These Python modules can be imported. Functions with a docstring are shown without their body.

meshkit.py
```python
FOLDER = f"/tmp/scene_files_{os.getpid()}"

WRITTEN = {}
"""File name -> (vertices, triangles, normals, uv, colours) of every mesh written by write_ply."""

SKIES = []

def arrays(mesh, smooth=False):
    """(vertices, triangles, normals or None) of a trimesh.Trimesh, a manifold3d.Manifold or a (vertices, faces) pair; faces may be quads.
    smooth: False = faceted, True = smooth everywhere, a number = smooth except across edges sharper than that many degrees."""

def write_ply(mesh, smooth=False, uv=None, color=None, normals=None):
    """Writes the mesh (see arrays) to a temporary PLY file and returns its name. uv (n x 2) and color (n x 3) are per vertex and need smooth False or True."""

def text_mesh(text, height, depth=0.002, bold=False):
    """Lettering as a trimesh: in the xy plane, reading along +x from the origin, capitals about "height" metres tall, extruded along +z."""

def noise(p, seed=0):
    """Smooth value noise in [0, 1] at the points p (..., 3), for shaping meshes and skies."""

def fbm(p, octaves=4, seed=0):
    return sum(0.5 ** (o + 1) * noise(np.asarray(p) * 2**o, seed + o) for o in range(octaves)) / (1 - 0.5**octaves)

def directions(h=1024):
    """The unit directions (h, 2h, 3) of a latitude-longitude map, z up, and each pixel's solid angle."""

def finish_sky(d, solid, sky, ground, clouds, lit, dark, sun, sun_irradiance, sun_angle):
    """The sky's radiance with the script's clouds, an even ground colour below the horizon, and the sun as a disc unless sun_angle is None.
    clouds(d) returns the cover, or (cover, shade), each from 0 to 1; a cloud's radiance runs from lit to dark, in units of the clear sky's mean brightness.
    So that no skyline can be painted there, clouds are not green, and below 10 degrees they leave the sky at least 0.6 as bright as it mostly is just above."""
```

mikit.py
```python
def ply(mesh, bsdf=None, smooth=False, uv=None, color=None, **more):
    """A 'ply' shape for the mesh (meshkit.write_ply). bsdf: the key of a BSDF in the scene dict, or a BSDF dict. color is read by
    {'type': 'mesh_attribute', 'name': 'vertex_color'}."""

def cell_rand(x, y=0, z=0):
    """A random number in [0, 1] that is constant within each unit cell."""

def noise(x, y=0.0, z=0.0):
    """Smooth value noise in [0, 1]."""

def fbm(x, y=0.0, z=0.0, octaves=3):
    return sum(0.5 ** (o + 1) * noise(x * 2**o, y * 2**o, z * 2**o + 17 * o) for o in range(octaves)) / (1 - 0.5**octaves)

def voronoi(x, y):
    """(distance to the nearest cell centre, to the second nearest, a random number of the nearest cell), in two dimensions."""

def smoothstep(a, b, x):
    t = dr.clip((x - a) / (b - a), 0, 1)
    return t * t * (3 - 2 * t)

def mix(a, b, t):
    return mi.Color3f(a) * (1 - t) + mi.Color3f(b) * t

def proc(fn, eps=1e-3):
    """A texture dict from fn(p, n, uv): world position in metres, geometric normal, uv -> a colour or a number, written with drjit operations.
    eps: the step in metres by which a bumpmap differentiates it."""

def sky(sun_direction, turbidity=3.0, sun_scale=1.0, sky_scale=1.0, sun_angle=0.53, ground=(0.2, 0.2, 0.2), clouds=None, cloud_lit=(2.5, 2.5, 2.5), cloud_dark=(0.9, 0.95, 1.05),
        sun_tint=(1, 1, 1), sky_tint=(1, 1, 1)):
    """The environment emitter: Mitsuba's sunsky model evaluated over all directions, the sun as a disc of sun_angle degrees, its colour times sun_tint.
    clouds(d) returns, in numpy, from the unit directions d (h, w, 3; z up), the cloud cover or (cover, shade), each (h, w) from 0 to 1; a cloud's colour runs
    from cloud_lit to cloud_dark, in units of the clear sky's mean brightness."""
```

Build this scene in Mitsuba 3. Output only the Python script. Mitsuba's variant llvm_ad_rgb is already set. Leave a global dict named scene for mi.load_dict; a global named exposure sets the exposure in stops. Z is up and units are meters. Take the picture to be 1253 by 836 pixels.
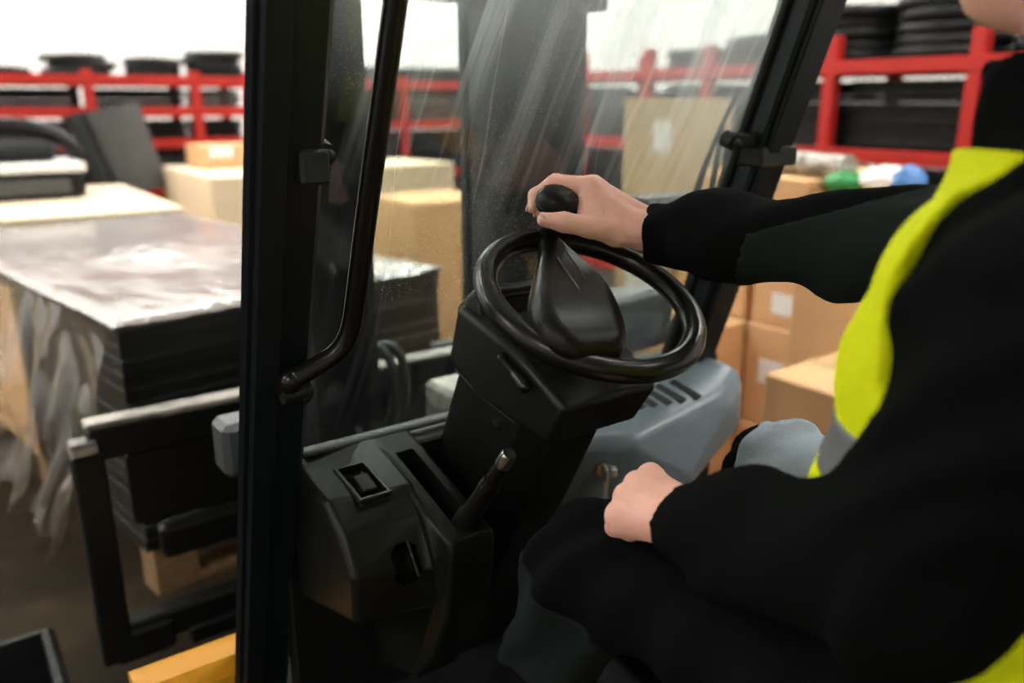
import math, random, numpy as np, trimesh, mitsuba as mi, drjit as dr, mikit, meshkit
import manifold3d as m3
from mikit import proc, fbm, noise, smoothstep, mix, cell_rand
from meshkit import text_mesh
T = mi.ScalarTransform4f
random.seed(5); rng = np.random.default_rng(5)
scene, labels = {}, {}

# ---------------------------------------------------------------- camera, light, exposure
EYE = np.array([0, 0, 1.65]); PITCH, YAW = math.radians(16.4), math.radians(35.8)
AHEAD = np.array([math.sin(YAW) * math.cos(PITCH), math.cos(YAW) * math.cos(PITCH), -math.sin(PITCH)])
scene['camera'] = {'type': 'thinlens', 'fov': 64.14, 'fov_axis': 'x', 'aperture_radius': 0.0072, 'focus_distance': 1.10, 'near_clip': 0.02, 'far_clip': 100.0,
                   'to_world': T().look_at(origin=EYE.tolist(), target=(EYE + AHEAD).tolist(), up=[0, 0, 1])}
exposure = 1.9
LAMP = (17.0, 16.9, 16.2)            # radiance of the ceiling lamps
CEILING = 4.3

# ---------------------------------------------------------------- helpers
def lin(r, g, b):
    return [((c / 255 + 0.055) / 1.055) ** 2.4 if c > 10 else c / 255 / 12.92 for c in (r, g, b)]
def rgb(c): return {'type': 'rgb', 'value': list(map(float, c))}
def principled(name, color, rough=0.5, **k):
    scene[name] = {'type': 'twosided', 'bsdf': {'type': 'principled', 'base_color': color if isinstance(color, dict) else rgb(color), 'roughness': rough, **k}}
    return name
def put(key, mesh, mat, smooth=False, **k):
    n, base = 0, key
    while key in scene:
        n += 1; key = f'{base}_{n:03d}'
    if isinstance(mesh, dict): scene[key] = {**mesh, **k}
    else: scene[key] = mikit.ply(mesh, mat, smooth, **k)
    return key
def thing(key, label, cat, group=None):
    n, base = 0, key
    while key in labels:
        n += 1; key = f'{base}_{n:03d}'
    labels[key] = {'label': label, 'category': cat}
    if group: labels[key]['group'] = group
    return key
def struct(key, mesh, mat, **k):
    put(key, mesh, mat, **k); labels[key] = {'kind': 'structure'}
def say(key, text): labels[key] = {'label': text}
def cat(*ms): return trimesh.util.concatenate([tm(m) for m in ms])
def tm(m):
    if hasattr(m, 'to_mesh'):
        q = m.to_mesh(); return trimesh.Trimesh(q.vert_properties[:, :3], q.tri_verts, process=False)
    return m
def man(m):
    m = tm(m)
    return m3.Manifold(m3.Mesh(np.asarray(m.vertices, np.float32), np.asarray(m.faces, np.uint32)))
def box(x0, x1, y0, y1, z0, z1, bev=0.0):
    if bev <= 0:
        return m3.Manifold.cube([x1 - x0, y1 - y0, z1 - z0]).translate([x0, y0, z0])
    b = bev; P = []
    for x in (x0, x1):
        for y in (y0, y1):
            for z in (z0, z1):
                sx, sy, sz = (b if x == x0 else -b), (b if y == y0 else -b), (b if z == z0 else -b)
                P += [(x + sx, y + sy, z), (x + sx, y, z + sz), (x, y + sy, z + sz)]
    return m3.Manifold.hull_points(np.array(P))
def turn(m, deg, about=(0, 0, 0)):
    return m.translate([-about[0], -about[1], -about[2]]).rotate([0, 0, deg]).translate(list(about))
def hullballs(pts, seg=20):
    return m3.Manifold.batch_hull([m3.Manifold.sphere(r, seg).translate([x, y, z]) for x, y, z, r in pts])
def spline(P, n):
    from scipy.interpolate import CubicSpline
    P = np.asarray(P, float); t = np.r_[0, np.cumsum(np.linalg.norm(np.diff(P, axis=0), axis=1))]
    return CubicSpline(t, P)(np.linspace(0, t[-1], n))
def tube(P, r, seg=14, closed=False, flat=1.0):
    P = np.asarray(P, float); n = len(P)
    r = np.broadcast_to(r, n)
    if closed: tan = np.roll(P, -1, 0) - np.roll(P, 1, 0)
    else: tan = np.gradient(P, axis=0)
    tan /= np.linalg.norm(tan, axis=1, keepdims=True)
    ref = np.array([0, 0, 1.0]) if abs(tan[0, 2]) < 0.9 else np.array([1.0, 0, 0])
    V = []
    u = np.cross(tan[0], ref); u /= np.linalg.norm(u)
    for i in range(n):
        u = u - tan[i] * (u @ tan[i]); u /= np.linalg.norm(u); v = np.cross(tan[i], u)
        a = np.arange(seg) * 2 * np.pi / seg
        V.append(P[i] + r[i] * (np.cos(a)[:, None] * u + flat * np.sin(a)[:, None] * v))
    V = np.vstack(V); F = []
    for i in range(n if closed else n - 1):
        j = (i + 1) % n
        for k in range(seg):
            l = (k + 1) % seg
            F += [(i * seg + k, i * seg + l, j * seg + l), (i * seg + k, j * seg + l, j * seg + k)]
    if not closed:
        V = np.vstack([V, P[:1], P[-1:]]); a, b = n * seg, n * seg + 1
        for k in range(seg):
            l = (k + 1) % seg
            F += [(a, l, k), (b, (n - 1) * seg + k, (n - 1) * seg + l)]
    m = trimesh.Trimesh(V, F, process=False)
    if m.volume < 0: m.invert()
    return m
def torus(R, r, n=96, seg=20):
    a = np.arange(n) * 2 * np.pi / n
    return tube(np.stack([R * np.cos(a), R * np.sin(a), 0 * a], 1), r, seg, closed=True)
def prism_x(yz, x0, x1):
    """an outline in y and z, pushed along x"""
    from shapely.geometry import Polygon
    m = trimesh.creation.extrude_polygon(Polygon(yz), x1 - x0, engine='earcut')
    v = m.vertices.copy(); m.vertices = np.stack([v[:, 2] + x0, v[:, 0], v[:, 1]], 1)
    if m.volume < 0: m.invert()
    return m
def prism_z(xy, z0, z1):
    from shapely.geometry import Polygon
    m = trimesh.creation.extrude_polygon(Polygon(xy), z1 - z0, engine='earcut'); m.apply_translation([0, 0, z0]); return m
def frame(o, x, y, z):
    M = np.eye(4); M[:3, 0], M[:3, 1], M[:3, 2], M[:3, 3] = x, y, z, o; return M
def moved(m, M):
    m = tm(m).copy(); m.apply_transform(M); return m
def soften(m, step, n):
    m = tm(tm(man(m).refine_to_length(step))); m.merge_vertices(); trimesh.smoothing.filter_taubin(m, lamb=.5, nu=.51, iterations=n); return m
def rod(a, b, r, seg=16): return tube([a, b], r, seg)
def nets(f, lo, hi, h):
    """the surface f = 0 (f < 0 inside) as a mesh, by surface nets"""
    ax = [np.arange(l, u + h, h) for l, u in zip(lo, hi)]
    G = np.stack(np.meshgrid(*ax, indexing='ij'), -1)
    D = f(G.reshape(-1, 3)).reshape(G.shape[:3])
    D[[0, -1]] = D[:, [0, -1]] = D[:, :, [0, -1]] = h
    S = D < 0; n = np.array(D.shape) - 1
    acc = np.zeros((*n, 3)); cnt = np.zeros(n)
    corners = list(np.ndindex(2, 2, 2))
    sl = lambda c: tuple(slice(o, o + m) for o, m in zip(c, n))
    for c in corners:
        for k in range(3):
            if c[k] == 0:
                e = list(c); e[k] = 1; e = tuple(e)
                a, b = D[sl(c)], D[sl(e)]; cross = S[sl(c)] != S[sl(e)]
                t = np.where(cross, a / np.where(cross, a - b, 1), 0)
                p = np.array(c, float) + t[..., None] * np.eye(3)[k]
                acc += np.where(cross[..., None], p, 0); cnt += cross
    used = cnt > 0; idx = -np.ones(n, int); idx[used] = np.arange(used.sum())
    V = (np.argwhere(used) + acc[used] / cnt[used][:, None]) * h + np.array([a[0] for a in ax])
    F = []
    for k in range(3):
        i, j = [(1, 2), (2, 0), (0, 1)][k]
        inner = [slice(1, -1)] * 3; inner[k] = slice(0, -1)
        nxt = [slice(1, -1)] * 3; nxt[k] = slice(1, None)
        s0, s1 = S[tuple(inner)], S[tuple(nxt)]
        for sign in (0, 1):
            P = np.argwhere((s0 & ~s1) if sign == 0 else (~s0 & s1))
            off = np.array([1, 1, 1]); off[k] = 0; P = P + off
            e = np.eye(3, dtype=int)
            q = [idx[tuple((P - a * e[i] - b * e[j]).T)] for a, b in ((1, 1), (0, 1), (0, 0), (1, 0))]
            if sign: q = q[::-1]
            F += [np.stack([q[0], q[1], q[2]], 1), np.stack([q[0], q[2], q[3]], 1)]
    return trimesh.Trimesh(V, np.vstack(F), process=False)
def capsule(p, a, b, ra, rb):
    a, b = np.asarray(a, float), np.asarray(b, float); d = b - a
    t = np.clip((p - a) @ d / max(d @ d, 1e-12), 0, 1)
    return np.linalg.norm(p - a - t[:, None] * d, axis=1) - (ra + (rb - ra) * t)
def blob(p, c, r):
    q = (p - np.asarray(c)) / np.asarray(r); l = np.linalg.norm(q, axis=1)
    return (l - 1) * np.min(r) * 1.0
def blend(ds, k):
    m = np.min(ds, axis=0)
    return m - k * np.log(sum(np.exp(-(d - m) / k) for d in ds))
# where a sight line of the photograph meets a depth or a plane: used to read sizes and places off the photograph
RIGHT = np.array([math.cos(YAW), -math.sin(YAW), 0]); UPV = np.cross(RIGHT, AHEAD)
def at(x, y, D=None, X=None, Y=None, Z=None, plane=None):
    r = AHEAD + RIGHT * (x - 626.5) / 1000 + UPV * (418 - y) / 1000
    if plane is not None: t = (plane[1] - plane[0] @ EYE) / (plane[0] @ r)
    else: t = D if D is not None else X / r[0] if X is not None else Y / r[1] if Y is not None else (Z - EYE[2]) / r[2]
    return EYE + r * t
GN = np.array([0, 1, 0.33])                 # the windshield leans back
def W(x, y, off=0.0): return at(x, y, plane=(GN, 1.05 + 0.33 * 1.4 + off))
def gy(z): return 1.05 - 0.33 * (z - 1.4)

# ---------------------------------------------------------------- materials
def f_floor(p, n, uv):
    a = fbm(p.x * 1.3, p.y * 1.3, 0, 4); b = fbm(p.x * 9, p.y * 9, 3, 3); c = smoothstep(.5, .72, fbm(p.x * .9 + 7, p.y * 2.2, 5, 4))
    return mix([.028, .021, .012], [.078, .057, .033], a) * (0.7 + .55 * b) * (1 - .45 * c)
principled('m_floor', proc(f_floor), .75, specular=.15)
def f_wall(p, n, uv):
    return mix([.80, .79, .765], [.86, .85, .83], fbm(p.x * .8, p.y * .8, p.z * .8, 3)) * (.96 + .04 * noise(p.x * 5, p.y * 5, p.z * 1.2))
principled('m_wall', proc(f_wall), .7)
principled('m_white', [.78, .78, .76], .4)
principled('m_red', [.40, .020, .015], .5, specular=.25)
def f_card(p, n, uv):
    s = noise(p.x * 3, p.y * 3, p.z * 3); g = noise(p.x * 40, p.y * 40, p.z * 300)
    return mix([.56, .325, .15], [.66, .40, .195], s) * (.93 + .1 * g)
principled('m_card', proc(f_card), .75)
def f_card2(p, n, uv):
    s = noise(p.x * 3, p.y * 3, p.z * 3 + 9); g = noise(p.x * 40, p.y * 40, p.z * 300)
    return mix([.66, .54, .37], [.74, .62, .44], s) * (.93 + .1 * g)
principled('m_card_pale', proc(f_card2), .7)
principled('m_card_tan', proc(lambda p, n, uv: mix([.47, .335, .18], [.54, .40, .23], noise(p.x * 3, p.y * 3, p.z * 3))), .7)
principled('m_tape', [.47, .33, .17], .2)
principled('m_label', [.8, .8, .78], .5)
def f_wood(p, n, uv):
    g = fbm(p.x * 60, p.y * 5, p.z * 60, 3)
    return mix([.13, .072, .03], [.25, .15, .07], g)
principled('m_wood', proc(f_wood), .75)
def f_rubber(p, n, uv):
    a = fbm(p.x * 14, p.y * 14, p.z * 14, 3)
    return mix([.005, .006, .006], [.016, .019, .019], a)
principled('m_rubber', proc(f_rubber), .5, specular=.25)
principled('m_rubber_grey', [.05, .052, .05], .55)
def f_plastic(p, n, uv):
    g = noise(p.x * 900, p.y * 900, p.z * 900); s = fbm(p.x * 18, p.y * 18, p.z * 18, 3)
    return mix([.0035, .004, .0038], [.0075, .008, .0072], g * .5 + s * .6)
scene['m_plastic'] = {'type': 'twosided', 'bsdf': {'type': 'bumpmap', 'b': {**proc(lambda p, n, uv: noise(p.x * 700, p.y * 700, p.z * 700), 4e-4)}, 'scale': .00012,
                      'bsdf': {'type': 'principled', 'base_color': proc(f_plastic), 'roughness': .38, 'specular': .22}}}
def f_dust(p, n, uv):
    s = fbm(p.x * 22, p.y * 22, p.z * 22, 4)
    return mix([.003, .0036, .003], [.0075, .0085, .0066], s)
principled('m_console', proc(f_dust), .36, specular=.2)
principled('m_gloss_black', [.004, .0036, .0034], .27, specular=.3, clearcoat=.1)
principled('m_hub', [.0035, .0033, .003], .36, specular=.17)
principled('m_steel_dark', [.005, .0088, .011], .34, specular=.3)
principled('m_steel_black', [.0045, .005, .005], .42, specular=.25)
principled('m_grey_plastic', proc(lambda p, n, uv: mix([.125, .165, .195], [.15, .195, .225], fbm(p.x * 30, p.y * 30, p.z * 30, 3))), .32, specular=.55)
principled('m_grey_dark', [.035, .043, .046], .4)
principled('m_yellow', [.50, .215, .004], .45, specular=.3)
def f_worn(p, n, uv):
    s = smoothstep(.35, .6, fbm(p.x * 12, p.y * 25, p.z * 25, 4))
    return mix([.10, .095, .085], [.36, .33, .28], s)
principled('m_worn_steel', proc(f_worn), .4, metallic=.4)
principled('m_chrome', [.62, .60, .56], .18, metallic=1.0)
principled('m_silver', [.55, .56, .56], .35, metallic=.7)
def f_jacket(p, n, uv):
    w = noise(p.x * 800, p.y * 800, p.z * 800); s = fbm(p.x * 12, p.y * 12, p.z * 12, 3)
    return mix([.0016, .0021, .0021], [.0042, .0052, .005], w * .5 + s * .5)
principled('m_jacket', proc(f_jacket), .9, specular=.04)
principled('m_panel', [.009, .0125, .0118], .85, specular=.06)
principled('m_trousers', [.0028, .003, .0034], .88, specular=.05)
principled('m_trouser_grey', proc(lambda p, n, uv: mix([.18, .215, .245], [.23, .27, .305], noise(p.x * 600, p.y * 600, p.z * 600))), .8, sheen=.2)
principled('m_vest', proc(lambda p, n, uv: mix([.60, .66, .004], [.67, .73, .006], noise(p.x * 500, p.y * 500, p.z * 500))), .75, specular=.15)
principled('m_reflect', [.16, .165, .17], .45, metallic=.3)
def f_skin(p, n, uv):
    s = fbm(p.x * 45, p.y * 45, p.z * 45, 3); t = noise(p.x * 400, p.y * 400, p.z * 400)
    return mix([.73, .36, .275], [.81, .47, .37], s) * (.95 + .08 * t)
principled('m_skin', proc(f_skin), .5, specular=.4)
principled('m_nail', [.70, .43, .35], .3)
principled('m_hair', [.06, .035, .02], .6)
principled('m_film_top', proc(lambda p, n, uv: mix([.23, .212, .20], [.29, .27, .253], fbm(p.x * 4, p.y * 4, 0, 3))), .11, specular=.8, clearcoat=1.0)
def f_layers(p, n, uv):
    z = p.z * 90 + noise(p.x * 3, p.y * 3, p.z * 30) * 1.2
    return mix([.004, .005, .0045], [.012, .0135, .0125], cell_rand(z) * smoothstep(.1, .3, z - dr.floor(z)))
principled('m_sheets', proc(f_layers), .32, clearcoat=.4)
def f_film(p, n, uv): return .03 + .16 * smoothstep(1.12, .8, p.z) * smoothstep(.42, .75, fbm(p.x * 9, p.y * 9, p.z * 2.2, 4))
scene['m_film'] = {'type': 'blendbsdf', 'weight': proc(f_film), 'a': {'type': 'thindielectric', 'int_ior': 1.45},
                   'b': {'type': 'principledthin', 'base_color': rgb([.33, .295, .245]), 'roughness': .3, 'diff_trans': 0.9, 'spec_trans': 0.0}}
def f_grime(p, n, uv):
    """grime wiped and run down the pane: a veil, streaks of the wiper and of running drops, fine droplets"""
    u, v = p.x, p.z
    high = smoothstep(1.50, 1.85, v + .30 * (u - .82))
    veil = .005 + .36 * high
    s = u * 1.0 - .22 * v + .02 * noise(u * 6, v * 6)
    st = smoothstep(.42, .78, fbm(s * 46, v * 1.6, 3.0, 4)) * (.05 + .95 * smoothstep(1.42, 1.76, v + .25 * (u - .8)))
    swirl = smoothstep(.55, .8, fbm(u * 14 + 3 * noise(u * 5, v * 5), v * 9, 8, 4))
    sp = smoothstep(.74, .92, noise(u * 620, v * 620, 2)) * smoothstep(.45, .7, noise(u * 9, v * 7, 4))
    run = smoothstep(.86, .95, noise(u * 150 + 2 * noise(u * 9, v * 12), v * 2.5, 6)) * .5
    return dr.clip(veil + .25 * st + .022 * swirl + .09 * sp + .16 * run * smoothstep(1.2, 1.5, v), 0, .85)
scene['m_glass'] = {'type': 'blendbsdf', 'weight': proc(f_grime), 'a': {'type': 'thindielectric', 'int_ior': 1.36, 'specular_transmittance': rgb([.84, .94, .90])},
                    'b': {'type': 'principledthin', 'base_color': rgb([.70, .78, .77]), 'roughness': .6, 'diff_trans': 1.55, 'spec_trans': 0.0}}
principled('m_lamp_body', [.7, .7, .7], .5)
principled('m_blue', [.05, .18, .45], .5); principled('m_green', [.02, .22, .05], .5)

# ---------------------------------------------------------------- the hall
X0, X1, Y0, Y1 = -4.5, 6.2, -5.0, 8.6
struct('floor', box(X0, X1, Y0, Y1, -.1, 0), 'm_floor')
struct('ceiling', box(X0, X1, Y0, Y1, CEILING, CEILING + .1), 'm_wall')
struct('wall_far', box(X0, X1, Y1, Y1 + .1, 0, CEILING), 'm_wall')
struct('wall_right', box(X1, X1 + .1, Y0, Y1, 0, CEILING), 'm_wall')
struct('wall_left', box(X0 - .1, X0, Y0, Y1, 0, CEILING), 'm_wall')
struct('wall_back', box(X0, X1, Y0 - .1, Y0, 0, CEILING), 'm_wall')
def lamp(x, y, along_x):
    t = thing('ceiling_lamp', 'long white strip lamp on the ceiling of the hall', 'lamp', 'strip lamps on the ceiling')
    a, b = (.75, .11) if along_x else (.11, .75)
    put(t + '__housing', box(x - a, x + a, y - b, y + b, CEILING - .10, CEILING - .03, .01), 'm_lamp_body')
    m = tm(box(x - a + .03, x + a - .03, y - b + .02, y + b - .02, CEILING - .13, CEILING - .10))
    put(t + '__diffuser', m, 'm_white', emitter={'type': 'area', 'radiance': rgb(LAMP)})
for y in (7.7,):
    for x in (-3.2, -1.3, .6, 2.5, 4.4): lamp(x, y, True)
for x, y in ((-2.4, 4.2), (.2, 4.4), (3.0, 4.2), (-3.6, 1.7), (-3.3, -1.6), (4.6, 1.4), (5.2, 5.4), (3.0, -1.0), (2.15, .7)): lamp(x, y, True)

# ---------------------------------------------------------------- red racks
def rack(key, label, origin, ang, length, posts, tiers, depth=.62, top=1.86, w=.065):
    """uprights at the given places along the rack, long beams in front and behind at each tier, mesh shelves"""
    t = thing(key, label, 'rack')
    def P(m): return m.rotate([0, 0, ang]).translate(list(origin))
    for x in posts:
        for y in (0, depth):
            put(t + '__upright', P(box(x - w / 2, x + w / 2, y - w / 2, y + w / 2, 0, top, .006)), 'm_red')
        for z in tiers:
            put(t + '__end_bar', P(box(x - w / 3, x + w / 3, w / 2, depth - w / 2, z - .05, z - .005)), 'm_red')
    for z in tiers:
        for y in (0, depth):
            put(t + '__beam', P(box(posts[0] - .03, posts[-1] + .03, y - w * .55, y + w * .55, z - .045, z + .025, .004)), 'm_red')
        put(t + '__shelf', P(box(posts[0] + .03, posts[-1] - .03, .03, depth - .03, z - .02, z)), 'm_steel_black')
    return t
rack('storage_rack', 'long red steel rack along the far wall at the left edge', (0, 6.5, 0), 0, 3, [-.55, .27, 1.08, 1.80, 2.20], [.55, 1.0, 1.36, 1.585, 1.80])
rack('storage_rack', 'red steel rack seen through the windshield between the two mast rails', (0, 6.9, 0), 0, 3, [2.9, 3.75, 4.75], [.55, 1.0, 1.45, 1.80])
rack('storage_rack', 'red steel rack holding black coils at the right, behind the driver\'s arm', (4.1, 3.9, 0), -90, 3, [-2.25, -.90, -.22, .30, 1.16, 1.92, 3.1], [.5, .95, 1.38, 1.83], top=1.98, w=.07)

def coil(key, label, c, r, h, rows, group, mat='m_rubber', squash=1.0, seed=0):
    """a coil of rubber hose: rings lying on one another, a little out of line"""
    g = np.random.default_rng(seed + 11); ms = []
    rr = h / rows / 2
    for i in range(rows):
        for ring in (r - rr, r - 2.6 * rr):
            a = np.arange(40) * 2 * np.pi / 40
            q = 1 + g.normal(0, .025)
            P = np.stack([ring * q * np.cos(a), ring * q * squash * np.sin(a), rr * (2 * i + 1) + .15 * rr * np.sin(2 * a + g.uniform(0, 6))], 1)
            P[:, :2] += g.normal(0, .012, 2)
            ms.append(tube(P + np.array(c), rr * 1.06, 8, closed=True))
    t = thing(key, label, 'coil', group)
    put(t, cat(*ms), mat, True)
    return t
ORD = ['lowest', 'second', 'third', 'fourth', 'top']
def matpile(label, x0, x1, y0, y1, z0, n, th, group, seed=0, ang=0, org=(0, 0, 0), mat='m_rubber'):
    g = np.random.default_rng(seed); t = thing('rubber_mat_stack', label, 'mat stack', group)
    for i in range(n):
        d = g.normal(0, .006, 4)
        m = box(x0 + d[0], x1 + d[1], y0 + d[2], y1 + d[3], z0 + i * th + .001, z0 + (i + 1) * th - .002, th * .3)
        put(t + '__mat', m.rotate([0, 0, ang]).translate(list(org)), mat)
# far rack goods
gA = 'black coils lying on top of the far red rack'
for i, (x, r, h, rows) in enumerate([(-.30, .24, .20, 4), (.22, .18, .10, 2), (.62, .15, .05, 1), (1.08, .22, .14, 3), (1.58, .2, .13, 3), (2.04, .22, .19, 4)]):
    coil('hose_coil', ['tall black hose coil on the far rack at the left edge of the view', 'flat black coil on the far rack left of the second upright', 'single thin black ring lying on the far rack top',
         'low black hose coil on the far rack above the leaning black roll', 'low black hose coil on the far rack between the fourth and fifth uprights', 'black hose coil on the far rack next to the near pillar'][i], (x, 6.8, 1.822), r, h, rows, None, seed=i)
for bay, (xa, xb) in enumerate([(-.5, .22), (.32, 1.03), (1.13, 1.75), (1.84, 2.16)]):
    for tier, z in enumerate([.55, 1.0, 1.36, 1.585]):
        matpile(f'black rubber mats on the {ORD[tier]} shelf of the far left rack, {["first", "second", "third", "narrow last"][bay]} bay', xa + .02, xb - .015, .08, .58, z, [11, 8, 4, 4][tier], .0375, 'rubber mat stacks on the far rack', seed=bay * 5 + tier, org=(0, 6.5, 0), mat='m_rubber' if (bay + tier) % 3 else 'm_rubber_grey')
for bay, (xa, xb) in enumerate([(2.98, 3.68), (3.85, 4.68)]):
    for tier, z in enumerate([.55, 1.0, 1.45, 1.8]):
        matpile(f'black rubber mats on the {ORD[tier if tier < 3 else 4]} shelf, {["left", "right"][bay]} bay of the rack behind the mast', xa + .0, xb - .0, .08, .58, z, [10, 10, 8, 4][tier], .0375, 'rubber mat stacks on the rack behind the mast', seed=60 + bay * 5 + tier, org=(0, 6.9, 0), mat='m_rubber_grey' if (bay + tier) % 2 else 'm_rubber')
# right rack goods (rack runs towards -y from y=3.9 at x=4.1)
def onright(s, d): return (4.1 + d, 3.9 - s)
for i, (q, d, r, h, rows) in enumerate([(-.02, .31, .24, .12, 2), (.50, .31, .27, .17, 3), (1.07, .31, .27, .29, 5), (1.64, .31, .28, .42, 7), (2.22, .31, .27, .38, 6), (2.79, .31, .27, .3, 5)]):
    x, y = onright(q, d)
    coil('hose_coil', ['black hose coil on the right rack, hidden mostly by the sloping pillar', 'low round black coil on the right rack beside the sloping pillar', 'round topped black coil on the right rack between pillar and the tall pile',
         'tall black hose coil on the right rack left of the second upright', 'tall black hose coil on the right rack under the chin of the driver', 'black hose coil on the right rack behind the driver'][i], (x, y, 1.853), r, h, rows, None, seed=30 + i)
for i, (bay, tier, s0, s1, z, n) in enumerate([(0, 2, -.16, .25, 1.38, 10), (1, 2, .35, .70, 1.38, 9), (1, 2, .72, 1.11, 1.38, 10), (2, 2, 1.21, 1.87, 1.38, 10), (3, 2, 1.97, 3.05, 1.38, 10), (0, 1, -.16, .25, .95, 9), (1, 1, .35, 1.11, .95, 9), (2, 1, 1.21, 1.87, .95, 9), (3, 1, 1.97, 3.05, .95, 9), (1, 0, .35, 1.11, .5, 9), (2, 0, 1.21, 1.87, .5, 9)]):
    nm = ['far', 'pillar side', 'middle', 'near'][bay]
    lab = f'black rubber mats, {ORD[tier]} shelf of the right rack, {nm} bay' + ({1: ', left pile', 2: ', right pile'}.get(i, ''))
    matpile(lab, s0 + .01, s1 - .01, .08, .58, z, n, .0375, 'rubber mat stacks on the right rack', seed=90 + i, ang=-90, org=(4.1, 3.9, 0))

for i, (bay, tier, s0, s1, z, n) in enumerate([(b, t, [-2.25, -.90][b], [-.90, -.22][b], [.5, .95, 1.38, 1.83][t], [9, 9, 10, 4][t]) for b in (0, 1) for t in range(3)]):
    matpile(f'black rubber mats, {ORD[tier if tier < 3 else 4]} shelf of the right rack, {["farthest bay in the corner", "second bay from the corner"][bay]}', s0 + .06, s1 - .06, .08, .58, z, n - bay, .0375, 'rubber mat stacks on the right rack', seed=120 + i, ang=-90, org=(4.1, 3.9, 0), mat='m_rubber_grey' if i % 2 else 'm_rubber')

# ---------------------------------------------------------------- cartons
def carton(label, x0, x1, y0, y1, z0, z1, ang=0, mat='m_card', tag=None, group=None, tape=True, key='carton'):
    t = thing(key, label, 'box', group); c = ((x0 + x1) / 2, (y0 + y1) / 2, 0)
    P = lambda m: turn(m, ang, c)
    put(t + '__body', P(box(x0, x1, y0, y1, z0, z1, .006)), mat)
    if tape:
        put(t + '__tape', P(box((x0 + x1) / 2 - .025, (x0 + x1) / 2 + .025, y0 - .0012, y1 + .0012, z1 - .09, z1 + .0012)), 'm_tape')
    if tag:
        side, u, v, w, h = tag
        if side == 'y': m = box(u - w / 2, u + w / 2, y0 - .0025, y0 - .0005, v - h / 2, v + h / 2)
        else: m = box(x0 - .0025, x0 - .0005, u - w / 2, u + w / 2, v - h / 2, v + h / 2)
        k = put(t + '__label', P(m), 'm_label'); say(k, 'white paper label')
    return t
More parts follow.
